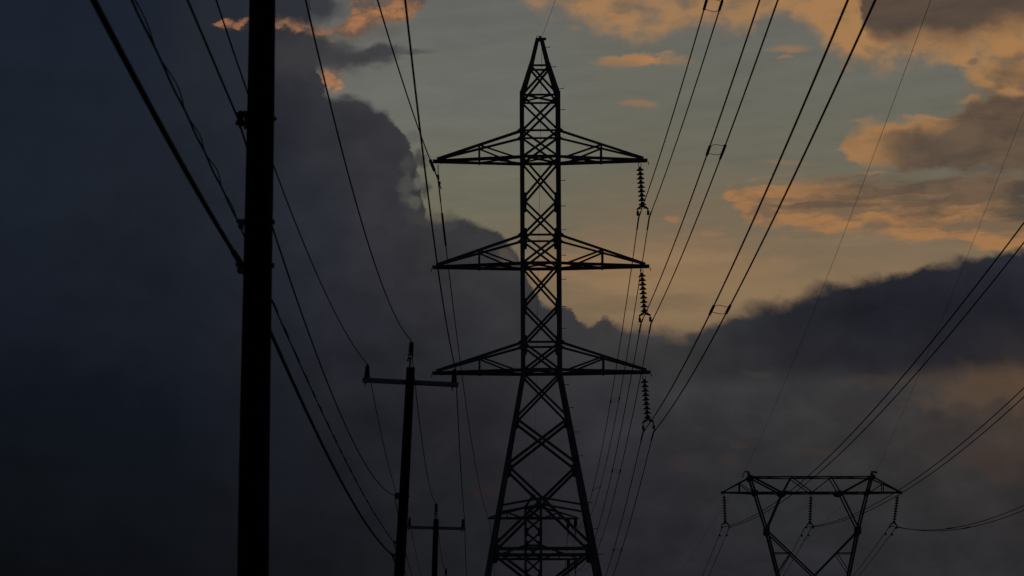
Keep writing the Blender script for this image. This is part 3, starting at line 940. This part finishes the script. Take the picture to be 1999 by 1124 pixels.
def utility_pole(loc, label, lean, height, d_base, d_top, arm_z, arm_half=1.14, neutral=6.93, tw=5.97, cab=5.59, arm_yaw=0.0, seed=0, lefts=(-1.04, 1.03)):
    rnd = random.Random(seed)
    root = empty('utility_pole', loc, label, 'pole', 'wooden poles in a row on the left', (0, lean, 0))

    def rad(z): return (d_base + (d_top - d_base) * z / height) / 2
    bm = NB()
    n = 60
    seg = 28
    rings = []
    ph = [rnd.uniform(0, 6.28) for _ in range(seg)]
    am = [rnd.uniform(-0.006, 0.004) for _ in range(seg)]
    for i in range(n + 1):
        z = height * i / n
        ring = []
        for k in range(seg):
            a = 2 * math.pi * k / seg
            r = rad(z) * (1 + am[k] * 2 + 0.006 * math.sin(z * 1.3 + ph[k]) + rnd.uniform(-0.004, 0.004))
            ring.append(bm.verts.new((r * math.cos(a) + 0.006 * math.sin(z * 0.9 + seed), r * math.sin(a), z - (0.4 if i == 0 else 0))))
        rings.append(ring)
    for a, b in zip(rings, rings[1:]):
        for k in range(seg): bm.faces.new((a[k], a[(k + 1) % seg], b[(k + 1) % seg], b[k]))
    top = bm.verts.new((0, 0, height + 0.012))
    for k in range(seg): bm.faces.new((rings[-1][k], rings[-1][(k + 1) % seg], top))
    bm.faces.new(rings[0][::-1])
    smooth(link('pole_shaft', bm, WOOD, root))
    # crossarm bolted to the far side
    rt = rad(arm_z)
    bm = NB()
    box(bm, (0, rt + 0.045, arm_z), (2 * arm_half, 0.09, 0.115))
    bmesh.ops.bevel(bm, geom=bm.edges[:], offset=0.008, segments=1, affect='EDGES')
    arm = link('crossarm', bm, ARM, root)
    bm = NB()
    tube(bm, [(0, -rt - 0.03, arm_z), (0, rt + 0.11, arm_z)], 0.012, 8)
    box(bm, (0, -rt - 0.012, arm_z), (0.06, 0.02, 0.06))
    link('through_bolt', bm, STEEL, root)
    for x in lefts:
        bm = NB()
        insulator_post(bm, (x, rt + 0.045, arm_z + 0.062), 0.285, 0.078, 0.056, 8)
        ins = smooth(link('pin_insulator', bm, PORC, root))
        bm = NB()
        tube(bm, [(x - 0.03, rt + 0.045, arm_z - 0.05), (x - 0.03, rt + 0.045, arm_z - 0.15)], 0.012, 6)
        box(bm, (x - 0.03, rt + 0.045, arm_z - 0.07), (0.045, 0.045, 0.03))
        link('pin', bm, STEEL, ins)
    # ridge pin with its insulator on top
    bm = NB()
    tube(bm, [(-0.03, 0, height - 0.3), (-0.03, 0, height + 0.25)], 0.022, 8)
    box(bm, (-0.03, 0, height + 0.215), (0.12, 0.05, 0.03))
    tube(bm, [(-0.085, 0, height + 0.2), (-0.085, 0, height + 0.14)], 0.02, 6)
    tube(bm, [(-0.075, 0, height + 0.22), (-0.075, 0, height + 0.29)], 0.013, 6)
    tube(bm, [(0.02, 0, height + 0.22), (0.02, 0, height + 0.29)], 0.013, 6)
    br = link('ridge_pin', bm, STEEL, root)
    bm = NB()
    insulator_post(bm, (-0.02, 0, height + 0.285), 0.30, 0.070, 0.066, 8)
    smooth(link('ridge_insulator', bm, PORC, root))
    # spool rack for the neutral on the left side
    if neutral:
        r = rad(neutral)
        xs = -r - 0.055
        bm = NB()
        tube(bm, [(-r + 0.02, 0, neutral - 0.02), (xs + 0.055, 0, neutral + 0.065), (xs, 0, neutral + 0.06)], 0.011, 6)
        tube(bm, [(-r + 0.02, 0, neutral - 0.055), (xs, 0, neutral - 0.062)], 0.011, 6)
        tube(bm, [(xs, 0, neutral + 0.075), (xs, 0, neutral - 0.085)], 0.012, 6)
        box(bm, (-r - 0.004, 0, neutral - 0.02), (0.03, 0.06, 0.14))
        rack = link('spool_bracket', bm, STEEL, root)
        bm = NB()
        lathe(bm, [(0.03, -0.058), (0.042, -0.05), (0.043, -0.03), (0.028, -0.012), (0.028, 0.012), (0.043, 0.03), (0.042, 0.05), (0.03, 0.058)], 14, (xs, 0, neutral))
        smooth(link('spool', bm, PORC, rack))
        bm = NB()
        tube(bm, [(-r - 0.02, 0, neutral), (r + 0.028, 0, neutral)], 0.011, 8)
        box(bm, (r + 0.004, 0, neutral), (0.024, 0.036, 0.036))
        link('through_bolt', bm, STEEL, root)
    for z, w in ((tw, 0.05), (cab, 0.07)):
        if not z: continue
        r = rad(z)
        bm = NB()
        box(bm, (-r - 0.02, 0, z), (0.06, 0.10, 0.035))
        box(bm, (-r - 0.03, 0, z - 0.03), (0.04, 0.12, w))
        box(bm, (-r - 0.055, 0, z + 0.01), (0.03, 0.03, 0.03))
        tube(bm, [(-r - 0.05, 0, z), (r + 0.02, 0, z)], 0.010, 6)
        box(bm, (r + 0.002, 0, z), (0.028, 0.04, 0.04))
        link('cable_clamp', bm, STEEL, root)
    return root


utility_pole((-2.235, 24, 0), 'thick dark wooden pole nearest on the left, its top out of view', 0.0, 10.0, 0.300, 0.218, 9.63, neutral=6.92, tw=5.99, cab=5.60, seed=1)
utility_pole((-2.90, 65, 0), 'leaning wooden pole with grey crossarm between the nearest pole and the tall tower', 0.0508, 10.0, 0.300, 0.203, 9.66, neutral=6.95, tw=5.86, cab=5.56, seed=2)
utility_pole((-3.20, 107, 0), 'third wooden pole of the row, small with level crossarm low beside the tall tower', 0.0290, 9.50, 0.290, 0.205, 9.17, neutral=6.85, tw=5.92, cab=5.7, seed=3)
utility_pole((-3.55, 150, 0), 'farthest wooden pole of the row, only its top insulator showing', 0.0, 9.40, 0.29, 0.2, 9.05, neutral=6.8, tw=5.9, cab=5.7, seed=4)


# ------------------------------------------------------------------ overhead wires
def span(S, Ee, sag, n=90):
    S, Ee = Vector(S), Vector(Ee)
    out = []
    for i in range(n + 1):
        t = i / n
        p = S.lerp(Ee, t)
        p.z -= 4 * sag * t * (1 - t)
        out.append(p)
    return out


def join(*parts):
    out = []
    for p in parts: out += p if not out else p[1:]
    return out


def wire(name, pts, r, label, cat, group=None, m=ALU, sleeve=None, seg=8):
    """sleeve: (y, half length, radius) thick armour rods round a clamp"""
    def rad(t, p):
        if sleeve:
            for y, hl, rr in sleeve:
                if abs(p.y - y) < hl: return rr
        return r
    if sleeve:       # extra stations at the ends of each sleeve
        q = []
        for a, b in zip(pts, pts[1:]):
            q.append(a)
            cuts = sorted((c - a.y) / (b.y - a.y) for y, hl, rr in sleeve for c in (y - hl, y - hl + 0.02, y - hl - 0.02, y + hl, y + hl - 0.02, y + hl + 0.02) if abs(b.y - a.y) > 1e-6 and 0.001 < (c - a.y) / (b.y - a.y) < 0.999)
            q += [a.lerp(b, t) for t in cuts]
        q.append(pts[-1])
        pts = q
    bm = NB()
    tube(bm, pts, rad, seg)
    return tag(smooth(link(name, bm, m)), label, cat, group)


def at_y(pts, y):
    for a, b in zip(pts, pts[1:]):
        if (a.y - y) * (b.y - y) <= 0 and a.y != b.y: return a.lerp(b, (y - a.y) / (b.y - a.y))


GC = 'paired conductors of the middle lattice tower'
COND = {}
rows_t = [
    ('T1', 'top', ((4.19, 90, 18.22), (3.66, -30, 18.39), 2.196), ((4.19, 90, 18.22), (4.82, 230.7, 18.14), 3.72),
     ((4.54, 90, 18.22), (4.11, -30, 18.23), 1.944), ((4.54, 90, 18.22), (5.34, 230.7, 18.16), 3.50)),
    ('T2', 'middle', ((4.24, 90, 14.68), (3.57, -30, 15.23), 1.865), ((4.24, 90, 14.68), (4.84, 230.7, 14.74), 3.123),
     ((4.57, 90, 14.68), (3.72, -30, 15.14), 1.926), ((4.57, 90, 14.68), (5.33, 230.7, 14.73), 3.034)),
    ('T3', 'bottom', ((4.28, 90, 11.08), (3.31, -30, 12.13), 1.894), ((4.28, 90, 11.08), (4.87, 230.7, 11.30), 2.949),
     ((4.62, 90, 11.08), (3.72, -30, 12.5), 1.937), ((4.62, 90, 11.08), (5.35, 230.7, 11.28), 2.831))]
for key, nm, la, lb, ra, rb in rows_t:
    for side, A_, B_ in (('left', la, lb), ('right', ra, rb)):
        pts = join(span(*A_)[::-1], span(*B_))
        COND[key + side[0]] = pts
        wire('conductor', pts, 0.0155, '%s cable of the pair clamped under the %s right crossarm of the middle tower' % (side, nm), 'cable', GC, ALU,
             [(90.0, 1.5, 0.026), (56.0 if key != 'T3' else 55.0, 0.42, 0.028), (120.7, 0.3, 0.022)])


def spacer(key, yl, yr, half, label):
    """spacer between two conductors: two wire loops and the grips on the cables"""
    L, Rr = COND[key + 'l'], COND[key + 'r']
    mid = (at_y(L, yl) + at_y(Rr, yr)) / 2
    root = empty('spacer', mid, label, 'spacer', 'wire spacers on the paired conductors')
    for s in (-1, 1):
        a, b = at_y(L, yl + s * half) - mid, at_y(Rr, yr + s * half) - mid
        pts = []
        for k in range(13):
            t = k / 12
            p = a.lerp(b, t)
            bow = math.sin(math.pi * t) ** 0.6
            p += Vector((0, s * 0.16 * bow, 0.012 * math.sin(2 * math.pi * t)))
            pts.append(p)
        bm = NB()
        tube(bm, pts, 0.0065, 6)
        link('loop', bm, ALU, root)
    for pth, yy in ((L, yl), (Rr, yr)):
        bm = NB()
        pts = [at_y(pth, yy + half * q) - mid for q in (-1.1, -0.6, -0.2, 0.2, 0.6, 1.1)]
        tube(bm, pts, lambda t, p: 0.031, 8)
        link('grip', bm, ALU, root)


spacer('T1', 56.2, 56.95, 0.36, 'wire spacer at the upper edge on the topmost right cable pair')
spacer('T2', 55.85, 55.35, 0.37, 'wire spacer on the middle right cable pair, above the bright wisps')
spacer('T3', 54.6, 55.25, 0.40, 'wire spacer on the lowest right cable pair, at the edge of the dark cloud')
spacer('T1', 120.6, 120.9, 0.30, 'thin spacer on the leftmost cable pair running down behind the right crossarms')
spacer('T1', 153.0, 153.4, 0.30, 'tiny far spacer low on the leftmost cable pair beside the tower leg')
spacer('T2', 120.3, 120.9, 0.30, 'thin spacer on the middle cable pair running down right of the tower')
spacer('T2', 151.4, 151.9, 0.30, 'tiny far spacer on the middle cable pair just above the lower strut level')
spacer('T3', 120.3, 120.8, 0.30, 'thin spacer near the lower edge on the rightmost cable pair below the tower')

# onward conductors beyond the far tower
for nm, z, zE in (('top', 18.16, 13.6), ('middle', 14.74, 10.4)):
    for side, x, xe in (('left', 4.72, 5.55), ('right', 5.33, 6.15)):
        wire('conductor', span((x, 233.4, z), (xe, 345, zE), 2.2), 0.016, '%s faint cable leaving the %s right crossarm of the distant tower' % (side, nm), 'cable', 'cables beyond the distant tower')
for nm, z in (('top', 18.10), ('middle', 14.68)):
    for side, x in (('left', 4.72), ('right', 5.33)):
        pts = [Vector((x, 230.7 + 2.7 * t, z - 0.8 * math.sin(math.pi * t))) for t in [k / 16 for k in range(17)]]
        wire('jumper_loop', pts, 0.016, '%s hanging jumper loop under the %s right crossarm of the distant tower' % (side, nm), 'cable', 'jumper loops of the distant tower')

# earth wire over the tower peak
pts = join(span((1.0, 90, 24.33), (8.71, -30, 23.87), 1.026)[::-1], span((1.0, 90, 24.30), (1.73, 232, 20.71), 3.353))
wire('earth_wire', pts, 0.0055, 'hair-thin wire over the peak of the tall middle tower', 'wire')

# heavy wire on the left top crossarm with its hanger
pts = join(span((-2.45, 90, 19.50), (-4.05, -30, 18.73), 2.95)[::-1], span((-2.45, 90, 19.50), (-1.91, 232, 18.77), 2.22), span((-1.91, 232, 18.77), (-1.16, 340, 13.2), 0.744))
wire('overhead_wire', pts, 0.018, 'single wire clamped under the top left crossarm tip of the middle tower', 'wire', None, RUBB,
     [(90.0, 3.0, 0.024), (85.5, 1.4, 0.055), (97.0, 2.4, 0.038)])
hg = empty('wire_hanger', (-2.45, 90, 20.0), 'short chain and clamp hanging from the top left crossarm tip', 'clamp')
bm = NB()
for k in range(5):
    zc = -0.03 - 0.075 * k
    pp = [((0.022 if k % 2 else 0.004) * math.cos(a), (0.004 if k % 2 else 0.022) * math.cos(a), zc + 0.045 * math.sin(a)) for a in [2 * math.pi * j / 10 for j in range(11)]]
    tube(bm, pp, 0.009, 5)
box(bm, (0, 0, -0.40), (0.07, 0.10, 0.10))
tube(bm, [(0, 0, -0.36), (0, 0, -0.62)], 0.014, 6)
link('chain', bm, STEEL, hg)
bm = NB()
box(bm, (0.01, 0, -0.46), (0.06, 0.20, 0.12))
box(bm, (0.04, 0, -0.62), (0.09, 0.12, 0.08))
tube(bm, [(0.03, 0, -0.62), (0.075, 0.0, -0.75), (0.105, 0, -0.84)], 0.022, 6)
link('suspension_clamp', bm, STEEL, hg)

# delta tower conductors
GDC = 'paired conductors of the delta tower'
rows_d = [
    ('left', 'left', ((11.53, 152, 12.37), (10.72, 35, 13.71), 2.050), ((11.53, 152, 12.37), (12.9, 290, 9.13), 2.557)),
    ('left', 'right', ((11.92, 152, 12.37), (11.86, 35, 14.84), 2.143), ((11.92, 152, 12.37), (13.3, 290, 8.84), 2.435)),
    ('middle', 'left', ((16.08, 152, 12.38), (15.19, 35, 15.8), 2.714), ((16.08, 152, 12.38), (17.61, 290, 9.32), 3.03)),
    ('middle', 'right', ((16.45, 152, 12.38), (15.57, 35, 15.95), 2.727), ((16.45, 152, 12.38), (17.99, 290, 9.82), 2.862)),
    ('right', 'left', ((20.75, 152, 12.46), (20.07, 35, 17.91), 4.438), ((20.75, 152, 12.46), (22.0, 290, 9.36), 2.961)),
    ('right', 'right', ((21.11, 152, 12.42), (20.39, 35, 18.03), 4.499), ((21.11, 152, 12.42), (22.38, 290, 9.45), 2.867))]
DC = {}
for wh, side, A_, B_ in rows_d:
    sl = [(152.0, 1.1, 0.024)]
    if wh == 'right': sl.append((130.5 if side == 'left' else 127.8, 1.0, 0.030))
    pts = join(span(*A_)[::-1], span(*B_))
    DC[wh + side] = pts
    wire('conductor', pts, 0.0165, '%s cable of the pair under the %s insulator string of the delta tower' % (side, wh), 'cable', GDC, ALU, sl)
    # vibration damper just beyond the clamp
    p = at_y(pts, 154.0)
    dm = empty('vibration_damper', p, 'small dumbbell damper on the %s cable below the %s delta tower string' % (side, wh), 'damper', 'vibration dampers of the delta tower')
    bm = NB()
    tube(bm, [(0, -0.26, -0.12), (0, 0, -0.10), (0, 0.26, -0.12)], 0.010, 6)
    box(bm, (0, 0, -0.05), (0.03, 0.05, 0.10))
    link('bar', bm, STEEL, dm)
    for s in (-1, 1):
        bm = NB()
        lathe(bm, [(0.02, -0.07), (0.045, -0.06), (0.045, 0.04), (0.025, 0.06)], 10, (0.0 + 0.035 * s, s * 0.25, -0.12), (0, 1, 0))
        smooth(link('weight', bm, STEEL, dm))
for wh, A_, B_ in (('left', ((12.78, 152, 15.42), (8.11, 35, 18.1), 0.834), ((12.78, 152, 15.40), (15.57, 290, 14.6), 0.2)),
                   ('right', ((20.05, 152, 15.44), (12.38, 35, 24.19), 0.852), ((20.05, 152, 15.44), (21.7, 290, 12.7), 0.2))):
    wire('earth_wire', join(span(*A_)[::-1], span(*B_)), 0.0058, 'hair-thin wire over the %s horn of the delta tower' % wh, 'wire', 'earth wires of the delta tower')

# distribution line along the wooden poles
GP = 'wires along the wooden poles'
pts = join(span((-3.29, 24, 9.99), (-3.2, -17, 9.9), 0.7)[::-1], span((-3.42, 65, 10.06), (-3.29, 24, 9.99), 0.75)[::-1], span((-3.42, 65, 10.06), (-3.98, 107, 9.56), 0.722), span((-3.98, 107, 9.56), (-4.78, 150, 9.23), 0.193))
wire('overhead_wire', pts, 0.0105, 'wire over the left crossarm insulators of the wooden poles', 'wire', GP)
pts = join(span((-2.41, 24, 10.57), (-2.2, -17, 10.5), 0.8)[::-1], span((-2.41, 65, 10.66), (-2.41, 24, 10.57), 1.035)[::-1], span((-2.41, 65, 10.66), (-2.95, 107, 10.13), 0.843), span((-2.95, 107, 10.13), (-3.53, 150, 10.03), 0.856))
wire('overhead_wire', pts, 0.0115, 'wire over the topmost insulators of the wooden poles', 'wire', GP)
pts = join(span((-1.18, 24, 10.05), (-1.1, -17, 10.0), 0.7)[::-1], span((-1.33, 65, 9.93), (-1.18, 24, 10.05), 0.692)[::-1], span((-1.33, 65, 9.93), (-1.83, 107, 9.52), 0.462), span((-1.83, 107, 9.52), (-2.38, 150, 9.17), 1.02))
wire('overhead_wire', pts, 0.0130, 'wire over the right crossarm insulators of the wooden poles', 'wire', GP)
pts = join(span((-2.43, 24, 6.92), (-2.06, -17, 7.03), 0.118)[::-1], span((-2.43, 24, 6.92), (-2.76, 65, 6.96), 0.743), span((-2.76, 65, 6.97), (-3.28, 107, 6.8), 0.907), span((-3.28, 107, 6.8), (-3.7, 150, 6.75), 0.8))
wire('overhead_wire', pts, 0.0100, 'wire held by the spool brackets on the left faces of the wooden poles', 'wire', GP)
# two loosely twisted strands
core = join(span((-2.41, 24, 5.98), (-1.98, -17, 6.17), 0.02, 360)[::-1], span((-2.41, 24, 5.98), (-2.80, 65, 5.90), 0.265, 360), span((-2.80, 65, 5.90), (-3.25, 107, 5.9), 0.2), span((-3.25, 107, 5.9), (-3.65, 150, 5.9), 0.2))
tw = empty('twisted_cable', (-2.41, 24, 5.98), 'pair of thin wires loosely twisted together above the thick cable on the wooden poles', 'cable', GP)
for s in (0, 1):
    bm = NB()
    pts = []
    for p in core:
        near = min(1.0, min(abs(p.y - yy) for yy in (24, 65, 107, 150)) / 1.2)
        w = (0.027 if s else -0.006) * near * (1.0 if p.y < 24 else 0.45)
        off = Vector((math.sin(math.pi * p.y / 1.62 + 0.4 * math.sin(p.y * 0.9)) ** 2, 0, 0.25 * math.sin(p.y * 2.1))) * w
        pts.append(p + off - tw.location)
    tube(bm, pts, 0.0082 if s == 0 else 0.0048, 8)
    smooth(link('strand', bm, RUBB, tw))
# thick cable
pts = join(span((-2.38, 24, 5.61), (-1.39, -17, 6.14), 0.652)[::-1], span((-2.38, 24, 5.61), (-2.81, 65, 5.57), 0.374), span((-2.81, 65, 5.57), (-3.25, 107, 5.7), 0.25), span((-3.25, 107, 5.7), (-3.65, 150, 5.7), 0.25))
wire('overhead_cable', pts, 0.0185, 'thick black cable, lowest on the wooden poles', 'cable', GP, RUBB, [(24.0, 0.9, 0.026), (65, 0.7, 0.026)], 10)
